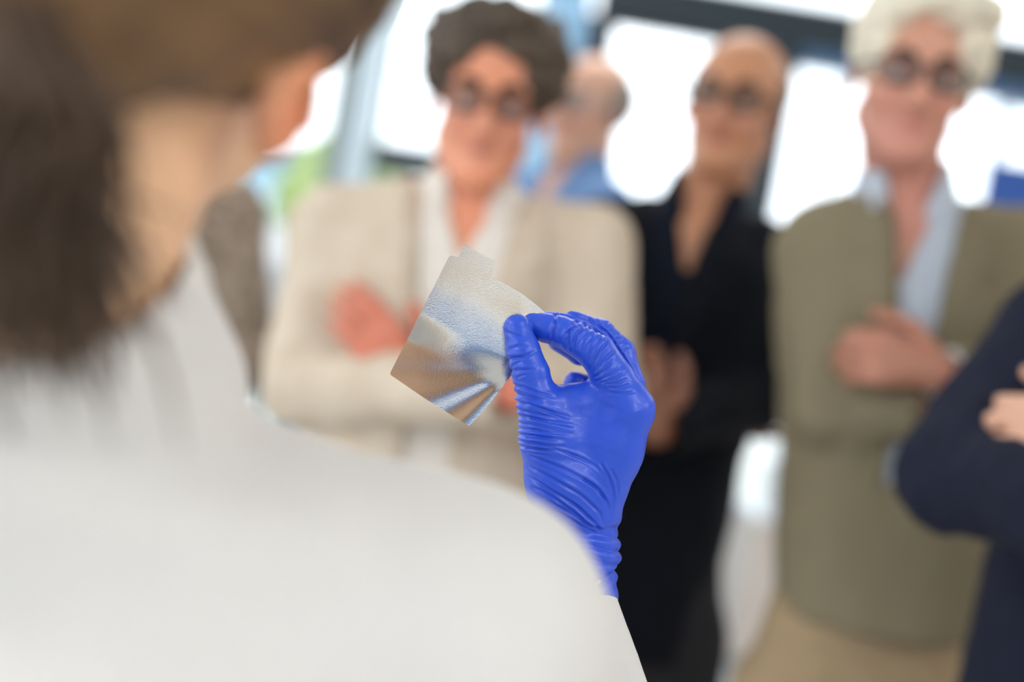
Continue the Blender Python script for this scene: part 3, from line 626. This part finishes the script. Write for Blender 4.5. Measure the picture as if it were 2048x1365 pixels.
make_person('bald man with grey sides in black jacket and navy shirt', P(1462, 196, 2.28), -14, (0, 3, -6), (.58, .26, .13),
    {'R': J3((1200, 480, 2.42), (1235, 800, 2.38), (1425, 830, 2.35), ((.9, .2, .1), (0, -1, .1), 1, 15)),
     'L': J3((1520, 520, 2.40), (1510, 790, 2.36), (1312, 862, 2.16), ((-.35, -.1, .85), (.1, -1, .1), -1, 55))},
    dict(jacket=M_NAVY, shirt=M_NAVY2, trousers=M_DARKT, vskin=1.47, vw=.07, wide=.95, hemw=.15, hipdx=-.03, vjacket=1.2, handc=(.26, .09, .04)), hair=hair_bald, seed=5)
make_person('white-haired man in olive grey blazer and pale blue shirt, arms folded', P(1846, 146, 1.93), -4, (2, 2, 0), (.66, .32, .22),
    {'R': J3((1645, 500, 2.06), (1665, 820, 1.99), (1850, 812, 1.90), ((.9, .3, -.05), (0, -1, .2), 1, 20)),
     'L': J3((2060, 510, 2.06), (2050, 800, 2.02), (1885, 748, 1.86), ((-.98, .02, .10), (.1, -1, .35), -1, 48))},
    dict(jacket=M_OLIVE, shirt=M_BSHIRT, trousers=M_KHAKI, vskin=1.50, vw=.062, vjacket=1.22, hem=.565, hipdx=.07, hemw=.150, wide=.92, ruddy=1, watch=1, handc=(.45, .18, .11)), hair=hair_white, seed=8)
make_person('man with navy jacket over pale shirt at the right edge, sleeve folded', P(2400, 300, 1.50), -22, (0, 0, 0), (.66, .36, .24),
    {'R': J3((2120, 680, 1.56), (1925, 945, 1.47), (2150, 1050, 1.32), ((.9, 0, .2), (0, -1, .2), 1, 20)),
     'L': J3((2700, 700, 1.62), (2600, 1080, 1.50), (2245, 915, 1.38), ((-.95, .1, .1), (.1, -1, .3), -1, 60))},
    dict(jacket=M_NAVYT, shirt=M_PINK, trousers=M_NAVYT, vjacket=1.15, open=.10, vw=.08, wide=1.0), hair=hair_curly, glasses='safety', seed=12)
make_person('balding man in light blue shirt looking aside, behind the cream jacket', P(1128, 205, 3.02), -42, (0, 2, 0), (.66, .38, .27),
    {'R': [P(1050, 400, 3.15), P(1040, 620, 3.15), P(1060, 800, 3.05), ((0, 0, -1), (-1, 0, 0), 1, 10)],
     'L': [P(1215, 420, 2.95), P(1235, 640, 2.95), P(1230, 830, 2.9), ((0, 0, -1), (1, 0, 0), -1, 10)]},
    dict(shirt=M_BLUESHIRT, sleeve=1, trousers=M_DARKT), hair=hair_bald, glasses='clear', seed=15)
make_person('person in mottled brown tweed jacket standing left of the cream jacket', P(330, 60, 2.35), 6, (0, 0, 0), (.62, .36, .26),
    {'R': [P(150, 330, 2.5), P(110, 620, 2.5), P(240, 760, 2.3), ((1, 0, 0), (0, -1, 0), 1, 15)],
     'L': [P(455, 430, 2.5), P(480, 720, 2.45), P(380, 790, 2.3), ((-1, 0, 0), (0, -1, 0), -1, 15)]},
    dict(jacket=M_TWEED, shirt=M_WSHIRT, trousers=M_DARKT), hair=hair_curly, seed=18)

# ------------------------------------------------------------------ the woman in the lab coat (seen from behind)
HP = .85/FPX                                   # metres per photo pixel at the hand
M_COAT = fabric('white_coat_cotton', (.66, .655, .645), .03, 25, .25, 700)
H_BROWN = mat('brown_hair', (.27, .145, .058), .5, var=.6, vscale=16, color2=(.045, .024, .012), bump=.5, bscale=60, spec=.4, stretch=(1, 1, .25))
Hc = P(262, -70, .50); HR = rot(y=25) @ rot(x=-6) @ rot(z=180-6)
C7 = P(95, 700, .545); RS = P(905, 1290, .585); RE = P(1225, 1790, .80); RW = P(1126, 1110, .862)
LS = P(-640, 1120, .56); LE = P(-700, 2700, .62); LW = P(-400, 3400, .80)
WO = np.array([C7[0], C7[1]+.02, 0.0]); wl_ = lambda p: np.array(p)-WO
handpx = lambda x, y, dz=0.0: P(x, y, .85+dz)
GL = dict(  # joints of the gloved hand (photo x, y, extra depth) and radii in photo pixels
  thumb=([(1034, 656, -.004), (1046, 700, -.006), (1062, 748, -.008), (1076, 812, -.008), (1094, 880, -.004), (1118, 985, .005)], [27, 33.5, 37, 41, 50, 56]),
  index=([(1066, 650, .006), (1090, 656, .006), (1122, 664, .004), (1150, 678, .001), (1193, 706, -.003), (1228, 760, -.002), (1256, 820, 0)], [24, 29, 31, 32, 37, 40, 50]),
  middle=([(1090, 648, .020), (1150, 652, .028), (1200, 668, .032), (1240, 706, .032), (1256, 770, .028), (1262, 825, .022)], [25, 28, 30, 31, 34, 42]),
  ring=([(1118, 680, .046), (1160, 704, .052), (1216, 712, .056), (1246, 780, .048), (1252, 835, .040)], [25, 27, 29, 31, 40]),
  little=([(1150, 766, .052), (1180, 776, .062), (1215, 792, .068), (1228, 850, .058)], [24, 26, 27, 36]))
skinw = (.86, .53, .31)
S = SDF((-.42, -.30, -.01), (.45, .52, 1.80), .0065)
Cl, Rl, El, Wl = wl_(C7), wl_(RS), wl_(RE), wl_(RW); Ll, LEl, LWl = wl_(LS), wl_(LE), wl_(LW); hl = wl_(Hc)
cw = (Rl+Ll)/2; hz = .84
def wtorso(off, hem=None):
    k = [(.62 if hem is None else hem, 0, .03, .185+off*1.6, .125+off*1.4), (hz, 0, .03, .165+off, .115+off), (1.02, cw[0]*.5, .03, .125+off*1.5, .10+off), (1.18, cw[0], .03, .145+off, .105+off), (Rl[2]-.03, cw[0], .03, .150+off, .085+off), (Rl[2]+.03, cw[0]*.6, .02, .070+off, .055+off)]
    return k
S.loft([q for q in wtorso(0) if q[0] > .7], .03)
nt = hl+HR @ np.array([0, .03, -.06]); S.cone(Cl+(nt-Cl)*-.1, nt, .051, .049, .03)
add_head(S, hl, HR, .97)
for a, e, w_ in ((Rl, El, Wl), (Ll, LEl, LWl)):
    S.cone(Cl+(a-Cl)*.12-np.array([0, 0, .055]), a, .026, .038, .025); S.chain([a, e, w_] if a is Ll else [a, e, wl_(P(1106, 1222, .858)), w_], [.042, .032, .022, .020], .02)
for sx in (-1, 1):
    S.chain([(sx*.085, .03, .82), (sx*.09, .03, .45), (sx*.10, .05, .08)], [.078, .050, .036], .03); S.cone((sx*.10, .04, .04), (sx*.12, .20, .03), .030, .026, .03)
for nm, (pts, rs) in GL.items(): S.chain([wl_(handpx(*p)) for p in pts], [max(r*HP-.0028, .0055) for r in rs], .006)
S.chain([Wl, wl_(handpx(1165, 960, .02)), wl_(handpx(1195, 860, .018))], [.018, .017, .013], .01); S.cone(wl_(handpx(1195, 900, .018)), wl_(handpx(1225, 850, .014)), .012, .010, .01); S.cone(wl_(handpx(1190, 900, .022)), wl_(handpx(1225, 860, .045)), .010, .008, .01)
d_ = unit(LWl-LEl); add_hand(S, LWl, d_, (-.9, -.3, .2), -1, 22)
V, Q = S.mesh(); tint = np.tile(np.array(skinw), (len(V), 1)); Lh = (V-hl) @ HR
er = np.exp(-(((np.abs(Lh[:, 0])-.083)/.014)**2+((Lh[:, 1]-.004)/.03)**2+((Lh[:, 2]+.008)/.036)**2))[:, None]*.85
tint = tint*(1-er)+np.array((.75, .17, .05))*er  # red painted into the ear for light shining through it
woman = link_mesh('person', V, Q, skin_mat('skin'), tint=tint, loc=tuple(WO))
tag(woman, 'woman in white lab coat seen from behind, brown hair tied back, holding up the foil', 'person')
# hair: swept back, tied into a ponytail at the nape
G = SDF(hl-.24, hl+.24, .0045); T_ = lambda *p: hl+HR @ np.array(p, float)
G.ell(T_(0, .018, .042), (.086, .106, .090), HR, .01); G.ell(T_(0, .070, -.020), (.066, .046, .060), HR, .03); G.ell(T_(0, .092, -.035), (.034, .030, .034), HR, .02)
G.ell(T_(0, -.105, -.02), (.066, .075, .098), HR, .01, 'sub'); G.ell(T_(0, -.045, -.125), (.15, .12, .095), HR, .012, 'sub')
for s in (-1, 1): G.ell(T_(s*.088, -.016, -.036), (.022, .036, .026), HR, .012, 'sub'); G.ell(T_(s*.072, .030, -.085), (.040, .060, .045), HR, .02, 'sub')
V, Q = G.mesh(); N = vnormals(V, Q); L_ = (V-hl) @ HR; knot = np.array([0, .10, -.035]); q = L_-knot
ang = np.arctan2(q[:, 0], q[:, 2]); V = V+N*((np.sin(ang*46+4*np.sin(q[:, 1]*30))+.6*np.sin(ang*97+1)+.8*np.sin(ang*17))*.0011*np.clip(np.linalg.norm(q, axis=1)/.05, 0, 1))[:, None]
H_TAIL = mat('dark_brown_hair', (.11, .060, .026), .5, var=.6, vscale=16, color2=(.03, .016, .009), bump=.8, bscale=60, stretch=(1, 1, .25))
hair = link_mesh('hair', V, Q, H_BROWN, woman)
k0 = T_(0, .106, -.030); MB().tube([k0+np.array(HR @ np.array([.017*math.cos(t), .004*math.sin(2*t), .015*math.sin(t)])) for t in np.linspace(0, 6.28, 16, endpoint=False)], .0045, 8, True).build('hair_tie', BLACKP, woman, True)
pt = MB(); rr = np.random.RandomState(4)
tail_end = wl_(P(75, 640, .435)); tail_c = [k0, wl_(P(30, 215, .392)), wl_(P(-5, 400, .405)), tail_end]
for i in range(900):
    th = rr.rand()*6.28; rd = math.sqrt(rr.rand()); sp = rr.normal(size=3)*.006*(1+rd)*(1.9 if i % 14 == 0 else 1); ln = .72+.38*rr.rand()
    pts = []
    for j, t in enumerate(np.linspace(0, ln, 9)):
        a = t*3; ii = min(int(a), 2); fr = a-ii; c = tail_c[ii]*(1-fr)+tail_c[ii+1]*fr
        w_ = (.010, .028, .026, .018)[ii]*(1-fr)+(.010, .028, .026, .018, .015)[ii+1]*fr
        pts.append(c+np.array([math.cos(th), .7*math.sin(th), 0])*w_*rd+sp*t*t+np.array([.004*math.sin(t*7+i), .003*math.cos(t*6+i), 0]))
    pt.tube(pts, [.0014, .0016, .0016, .0016, .0015, .0014, .0012, .0009, .0003], 4)
pt.build('ponytail', H_TAIL, woman, True)
# lab coat
CUF = wl_(P(1112, 1222, .858))
K = SDF((-.46, -.22, .50), (.46, .42, Rl[2]+.14), .006)
K.loft(wtorso(.022, .55), .03)
for a, e, w_ in ((Rl, El, Wl), (Ll, LEl, LWl)):
    K.cone(Cl+(a-Cl)*.10-np.array([0, 0, .037]), a, .047, .060, .04)
    K.chain([a, e, CUF if a is Rl else w_], [.060, .056, .037 if a is Rl else .042], .03)
K.cone(Cl-(nt-Cl)*.25, Cl+(nt-Cl)*.05, .062, .058, .03)
K.cone(Cl-(nt-Cl)*.0, nt, .053, .053, .004, 'sub')
K.cone(LWl-(LWl-LEl)*.03, LWl+(LWl-LEl)*.3, .031, .035, .003, 'sub'); K.cone(CUF, CUF+unit(Wl-El)*.08, .027, .027, .003, 'sub')
K.cut(np.maximum(K.polyxz([(cw[0]-.06, Rl[2]+.2), (cw[0]+.06, Rl[2]+.2), (cw[0], 1.12)]), (.06-K.ax[1])[None, :, None]))
V, Q = K.mesh(); N = vnormals(V, Q); dd = np.minimum(np.linalg.norm(V-El, axis=1), np.linalg.norm(V-Rl-np.array([-.02, 0, -.05]), axis=1))
V = V+N*(fbm(V*np.array([1, 1, .8]), 26, 31)*(.0015+.005*np.exp(-(dd/.10)**2)))[:, None]
link_mesh('lab_coat', V, Q, M_COAT, woman)
Cc = SDF(Cl-.13, Cl+.14, .004); Cc.cone(Cl-(nt-Cl)*.20, Cl+(nt-Cl)*.14, .075, .064, .01); Cc.cone(Cl-(nt-Cl)*.5, Cl+(nt-Cl)*.9, .054, .054, .003, 'sub')
Cc.cut(np.maximum(Cc.polyxz([(cw[0]-.05, Rl[2]+.3), (cw[0]+.05, Rl[2]+.3), (cw[0], Rl[2]-.1)]), (.04-Cc.ax[1])[None, :, None]))
V, Q = Cc.mesh(); link_mesh('coat_collar', V, Q, M_COAT, woman)
T = SDF((-.26, -.14, .03), (.26, .24, .95), .008)
T.loft([(.74, 0, .03, .178, .125), (.92, 0, .03, .150, .11)], .02)
for sx in (-1, 1): T.chain([(sx*.088, .03, .80), (sx*.092, .03, .45), (sx*.10, .05, .05)], [.088, .062, .052], .03)
V, Q = T.mesh(); link_mesh('trousers', V, Q, M_NAVYT, woman)
for sx in (-1, 1):
    B = SDF((sx*.11-.08, -.05, 0), (sx*.11+.08, .28, .12), .006); B.cone((sx*.10, .03, .045), (sx*.12, .215, .03), .040, .032, .03); B.F = np.maximum(B.F, (.003-B.ax[2])[None, None, :])
    V, Q = B.mesh(); link_mesh('shoe', V, Q, LEATHER, woman)

# ------------------------------------------------------------------ the glove, modelled in the plane of the hand (unit: one photo pixel, 0.3 mm)
GO = P(1160, 820, .85)
def hl3(x, y, dz=0.0):
    v = (P(x, y, .85+dz)-GO)/HP; return np.array([v @ _R, v @ _U, -(v @ _F)])
S = SDF((-190, -480, -290), (190, 240, 110), 2.0)
for nm, (pts, rs) in GL.items(): S.chain([hl3(*p) for p in pts], rs, 5 if nm in ('thumb', 'index') else 8)
W0 = hl3(1146, 1040, .012)
# palm and back of the hand
S.chain([hl3(1256, 822, 0), hl3(1222, 900, .004), hl3(1172, 1010, .008)], [50, 62, 72], 22)
S.chain([hl3(1262, 832, .022), hl3(1225, 920, .024), hl3(1165, 1030, .022)], [42, 52, 66], 22)
S.chain([hl3(1250, 842, .042), hl3(1200, 940, .040), hl3(1160, 1040, .032)], [38, 46, 58], 22)
S.chain([hl3(1228, 856, .058), hl3(1180, 960, .052), hl3(1150, 1050, .034)], [34, 42, 52], 22)
S.chain([hl3(1095, 875, -.004), hl3(1130, 960, .004), hl3(1145, 1030, .012)], [50, 74, 74], 24)
S.chain([hl3(1092, 812, -.002), hl3(1150, 812, .002), hl3(1224, 800, .004)], [38, 40, 40], 26); S.cone(hl3(1112, 880, .0), hl3(1225, 868, .004), 52, 52, 28)
S.cone(hl3(1125, 950, .004), hl3(1190, 930, .006), 62, 62, 24)
S.chain([hl3(1160, 1040, .014), hl3(1130, 1120, .016), hl3(1108, 1205, .010)], [83, 108, 134], 16)
cut0, cutn = hl3(1112, 1188, .010), unit(hl3(1100, 1260, .010)-hl3(1116, 1150, .012))
V, Q = S.mesh(); V = relax(V, Q, 2); N = vnormals(V, Q)
px = V[:, 0]+1160; py = 820-V[:, 1]           # plane coordinates named after the photo's pixels
def crease(V, N, pts, w_, dep, zmin=-120, side=.55):
    """a sharp valley with a soft ridge beside it, running along a polyline of the hand plane"""
    p = np.array(pts, float)
    if len(p) > 2:   # soften the polyline
        t = np.linspace(0, len(p)-1, 5*len(p)); q = np.stack([np.interp(t, range(len(p)), p[:, i]) for i in (0, 1)], 1); q[1:-1] = (q[:-2]+2*q[1:-1]+q[2:])/4; p = q
    best = np.full(len(V), 1e9); sd = np.zeros(len(V)); al = np.zeros(len(V)); n = len(p)-1
    for i in range(n):
        a, b = p[i], p[i+1]; e = b-a; wx, wy = px-a[0], py-a[1]; t = np.clip((wx*e[0]+wy*e[1])/(e@e), 0, 1)
        dx, dy = wx-t*e[0], wy-t*e[1]; d = np.hypot(dx, dy); s_ = np.sign(e[0]*wy-e[1]*wx); m_ = d < best
        best = np.where(m_, d, best); sd = np.where(m_, d*s_, sd); al = np.where(m_, (i+t)/n, al)
    fade = np.clip(al/.12, 0, 1)*np.clip((1-al)/.30, 0, 1) if n > 1 else np.clip(al/.15, 0, 1)*np.clip((1-al)/.35, 0, 1)
    fade = fade*(V[:, 2] > zmin)
    return fade*dep*(-np.exp(-(sd/w_)**2)+side*np.exp(-((sd+1.9*w_)/(1.3*w_))**2)+side*.6*np.exp(-((sd-2.0*w_)/(1.4*w_))**2))
CR = []
rr = np.random.RandomState(21)
# folds fanning from the outer side of the thumb and its ball
for i, y in enumerate([728, 748, 772, 786, 802, 818, 832, 846, 858, 870, 882, 893]):
    ln = (52, 60, 95, 70, 120, 95, 130, 105, 120, 100, 105, 80)[i]; x0 = 1008+(y-728)*.19 if y < 840 else 1030
    sl = (-.40, -.20, .22, .24, .26, .20, .14, .12, .06, .05, .08, .05)[i]; xs = [x0-14, x0+ln*.3, x0+ln*.65, x0+ln]
    ys = [y-3, y-3+sl*ln*.25+rr.uniform(-2, 2), y+sl*ln*.6+rr.uniform(-2, 2), y+sl*ln*1.05]
    CR.append((list(zip(xs, ys)), 2.6+rr.rand()*1.4, 2.2+rr.rand()*1.9))
    CR.append(([(x0+rr.uniform(10, 30), y+8), (x0+ln*.5, y+8+sl*ln*.5), (x0+ln*.8, y+9+sl*ln*.8)], 2.2, 1.8))
# thumb pad
CR += [([(1012, 664), (1030, 672), (1052, 676)], 3, 2.0), ([(1016, 700), (1034, 694), (1060, 690)], 3.5, 1.8), ([(1010, 715), (1040, 716), (1078, 700)], 3, 1.6)]
# across the index finger
CR += [([(1112, 622), (1110, 650), (1100, 690)], 2.6, 4.2), ([(1106, 626), (1112, 634), (1118, 628)], 2.5, 2.2), ([(1158, 640), (1136, 664), (1132, 700)], 3.4, 4.6), ([(1176, 646), (1152, 668), (1142, 706)], 3, 3.4),
       ([(1196, 660), (1172, 686), (1160, 716)], 2.6, 2.4), ([(1206, 668), (1180, 700), (1168, 730)], 2.6, 2.6), ([(1216, 678), (1196, 704), (1176, 742)], 2.8, 3.0), ([(1228, 700), (1204, 722), (1184, 748)], 2.8, 2.4),
       ([(1150, 650), (1128, 672), (1126, 694)], 2, 1.6), ([(1186, 652), (1164, 674), (1150, 700)], 2, 1.6)]
# radiating from the web beside the index knuckle
for (x, y, x2, y2) in [(1184, 756, 1226, 716), (1188, 764, 1240, 730), (1196, 766, 1250, 742), (1204, 768, 1256, 756), (1210, 774, 1262, 768), (1216, 784, 1268, 782)]:
    CR.append(([(x, y), ((x+x2)/2+2, (y+y2)/2+3), (x2, y2)], 2.3, 2.1))
# seam between index and middle finger
CR.append(([(1095, 618), (1140, 624), (1186, 640), (1222, 668), (1246, 706), (1270, 740), (1296, 776)], 2.4, 3.0))
# middle finger wrinkles
for (x, y, x2, y2) in [(1176, 628, 1190, 652), (1196, 636, 1210, 664), (1206, 652, 1232, 640), (1214, 664, 1244, 652), (1226, 680, 1256, 664), (1232, 690, 1262, 678), (1246, 706, 1268, 692)]:
    CR.append(([(x, y), (x2, y2)], 2.4, 1.5))
# long folds over the wrist
for pl, a, b in [([(1042, 902), (1080, 915), (1130, 935), (1180, 962), (1212, 1000), (1222, 1040)], 3, 2.6), ([(1042, 922), (1100, 950), (1160, 985), (1196, 1020), (1210, 1056)], 3.2, 3.2),
                 ([(1040, 880), (1090, 888), (1140, 905), (1176, 920)], 2.6, 2.6), ([(1046, 944), (1100, 975), (1150, 1006), (1190, 1046), (1205, 1070)], 3.4, 4.0),
                 ([(1060, 968), (1100, 985), (1150, 1022), (1196, 1066)], 3.4, 4.4), ([(1080, 990), (1130, 1016), (1180, 1050), (1214, 1062)], 3.6, 4.4), ([(1100, 1010), (1150, 1040), (1200, 1070)], 3.4, 4.0),
                 ([(1196, 920), (1214, 950), (1226, 985), (1222, 1030)], 2.8, 2.4), ([(1216, 930), (1232, 960), (1236, 1000)], 2.6, 2.0), ([(1160, 950), (1196, 975), (1216, 1010)], 2.8, 2.6),
                 ([(1130, 900), (1160, 912), (1190, 930), (1214, 960)], 2.4, 1.6)]: CR.append((pl, a, b))
D = np.zeros(len(V))
for pl, a, b in CR: D += crease(V, N, pl, a, b)
front = np.clip((N[:, 2]+.6)/.5, 0, 1)
D *= front
# fine tension ripples and the bunched cuff
D += fbm(V*np.array([.5, 1.5, .6]), .10, 3, 2)*.55
rollm = np.clip((py-1056)/26, 0, 1)*np.clip((1150-py)/16, 0, 1); ph = py-.20*(px-1230)+4*np.sin(V[:, 2]*.03)+3*np.sin(px*.05)
D += rollm*(7.5*np.abs(np.sin(ph*math.pi/27+.6))-3)-11*np.exp(-((py-1064)/12)**2)*.6-10*np.exp(-((py-1150-.2*(1230-px))/8)**2)
D += np.clip((py-1150)/20, 0, 1)*2.2*np.sin(V[:, 0]*.06+V[:, 2]*.07+py*.12)
V = V+N*D[:, None]; keepv = ((V-cut0) @ cutn) < 0; V = np.where(keepv[:, None], V, V-((V-cut0) @ cutn)[:, None]*cutn)
Q = Q[keepv[Q].any(1)]
# hollow cuff: leave the end open, a rolled bead runs round it
V = V*HP; A = np.stack([_R, _U, -_F], 1); Vw = V @ A.T+GO-WO
GLM = mat('blue_nitrile', (.020, .084, .66), .34, bump=.10, bscale=900, spec=.45, coat=.06, sss=.0)
glove = link_mesh('glove', Vw, Q, GLM, woman); glove['label'] = 'blue nitrile glove on the right hand'

# ------------------------------------------------------------------ the foil pouch
c_tl, c_bl, c_br = np.array([899., 511.]), np.array([779., 749.]), np.array([940., 851.])
def foil_outline():
    pts = [(927, 490), (991, 522), (983, 553), (1040, 585), (1078, 614), (1106, 640), (1064, 700), (1022, 752), (980, 806), (940, 851), (860, 803), (779, 749), (838, 632), (899, 511), (917, 515)]
    r = [5, 5, 4, 12, 8, 8, 30, 30, 20, 5, 30, 6, 30, 5, 4]; out = []
    n = len(pts)
    for i in range(n):
        a, b, c = (np.array(pts[j % n], float) for j in (i-1, i, i+1)); u = unit(a-b); v = unit(c-b)
        for t in np.linspace(0, 1, 5): out.append((1-t)**2*(b+u*r[i])+2*t*(1-t)*b+t*t*(b+v*r[i]))
    return np.array(out)
ol = foil_outline(); ring = []
for i in range(len(ol)):
    a, b = ol[i], ol[(i+1) % len(ol)]; n = max(1, int(np.linalg.norm(b-a)/4))
    for k in range(n): ring.append(a+(b-a)*k/n)
ring = np.array(ring)
def inside(p, poly):
    x, y = p[:, 0], p[:, 1]; c = np.zeros(len(p), bool)
    for i in range(len(poly)):
        a, b = poly[i], poly[i-1]; m_ = ((a[1] > y) != (b[1] > y)) & (x < (b[0]-a[0])*(y-a[1])/(b[1]-a[1]+1e-9)+a[0]); c ^= m_
    return c
gx, gy = np.meshgrid(np.arange(775, 1112, 3.2), np.arange(485, 856, 3.2)); gp = np.stack([gx.ravel()+(np.arange(gx.size)//gx.shape[1] % 2)*1.6, gy.ravel()], 1)
gp = gp[inside(gp, ring)]; dmin = np.min(np.linalg.norm(gp[:, None]-ring[None, ::2], axis=2), 1); gp = gp[dmin > 2.6]
allp = np.concatenate([ring, gp]); nr = len(ring)
res = geometry.delaunay_2d_cdt([Vector(p) for p in allp], [], [list(range(nr))], 1, 1e-4)
fv = np.array([tuple(v) for v in res[0]]); ff = [tuple(f) for f in res[2]]
FSL = ([-60, 45, 80, 130, 170, 210, 260, 330], [-.03, -.025, .05, .085, .13, .15, .155, .155]); FTW = (.13, 125, 70)
def foil_z(p):
    """height towards the camera, photo pixels (0.3 mm): a gentle cylinder, conical folds from the pinch"""
    ex = unit(np.array([.88, .47])); ey = np.array([-ex[1], ex[0]]); q = p-np.array([900., 512.]); u = q @ ex; v = q @ ey   # v runs down the sheet
    vv = np.linspace(-60, 330, 400); sl = np.interp(vv, FSL[0], FSL[1]); sl = np.convolve(np.pad(sl, 12, mode='edge'), np.ones(25)/25, 'valid'); cum = np.cumsum(sl)*(vv[1]-vv[0])
    z = np.interp(v, vv, cum)-np.interp(130, vv, cum)
    tw = np.clip((v-FTW[1])/FTW[2], 0, 1); tw = tw*tw*(3-2*tw); z = z+FTW[0]*(u-120)*tw
    pin = np.array([1030., 742.]); d = p-pin; r = np.hypot(d[:, 0], d[:, 1]); th = np.degrees(np.arctan2(d[:, 1], -d[:, 0]))   # 0 = left, 90 = down
    def fold(c, w_, a): return a*r*np.exp(-((th-c)/w_)**2)*np.clip(r/60, 0, 1)
    z = z+fold(18, 9, .010)+fold(31, 8, -.012)+fold(45, 6, .012)+fold(57, 6, -.015)+fold(2, 8, -.008)
    z = z+1.0*np.exp(-(((p[:, 0]-832)/16)**2+((p[:, 1]-672)/9)**2))+.35*fbm(np.c_[p, p[:, :1]*0], .030, 9, 2)
    z = z+(-10)*np.clip((p[:, 0]-1040)/60, 0, 1)**1.5
    return z
FD = .853
z = foil_z(fv); TH = .35
def foilpt(p, z): return np.array([P(x, y, FD)-_F*0 + (-_F)*zz*HP for (x, y), zz in zip(p, z)])
top = foilpt(fv, z); bot = foilpt(fv, z-TH); nv = len(fv)
ct = top.mean(0)
def area2(f): return sum(fv[f[i]][0]*fv[f[(i+1) % len(f)]][1]-fv[f[(i+1) % len(f)]][0]*fv[f[i]][1] for i in range(len(f)))
ff = [f if area2(f) < 0 else f[::-1] for f in ff]
from collections import Counter
ed = Counter((min(a, b), max(a, b)) for f in ff for a, b in zip(f, f[1:]+f[:1])); rim = [(a, b) for f in ff for a, b in zip(f, f[1:]+f[:1]) if ed[(min(a, b), max(a, b))] == 1]
faces = ff+[tuple(i+nv for i in f[::-1]) for f in ff]; rv = []
for a, b in rim: k_ = 2*nv+len(rv); rv += [top[b], top[a], bot[a], bot[b]]; faces.append((k_, k_+1, k_+2, k_+3))
FOIL = mat('aluminium_foil', (.70, .69, .67), .15, 1.0, bump=.06, bscale=1400)
foil = link_mesh('foil_sheet', np.concatenate([top, bot, np.array(rv)])-ct, faces, FOIL, loc=tuple(ct))
tag(foil, 'thin shiny metal foil sheet with a small tab, held between gloved thumb and index finger', 'foil')
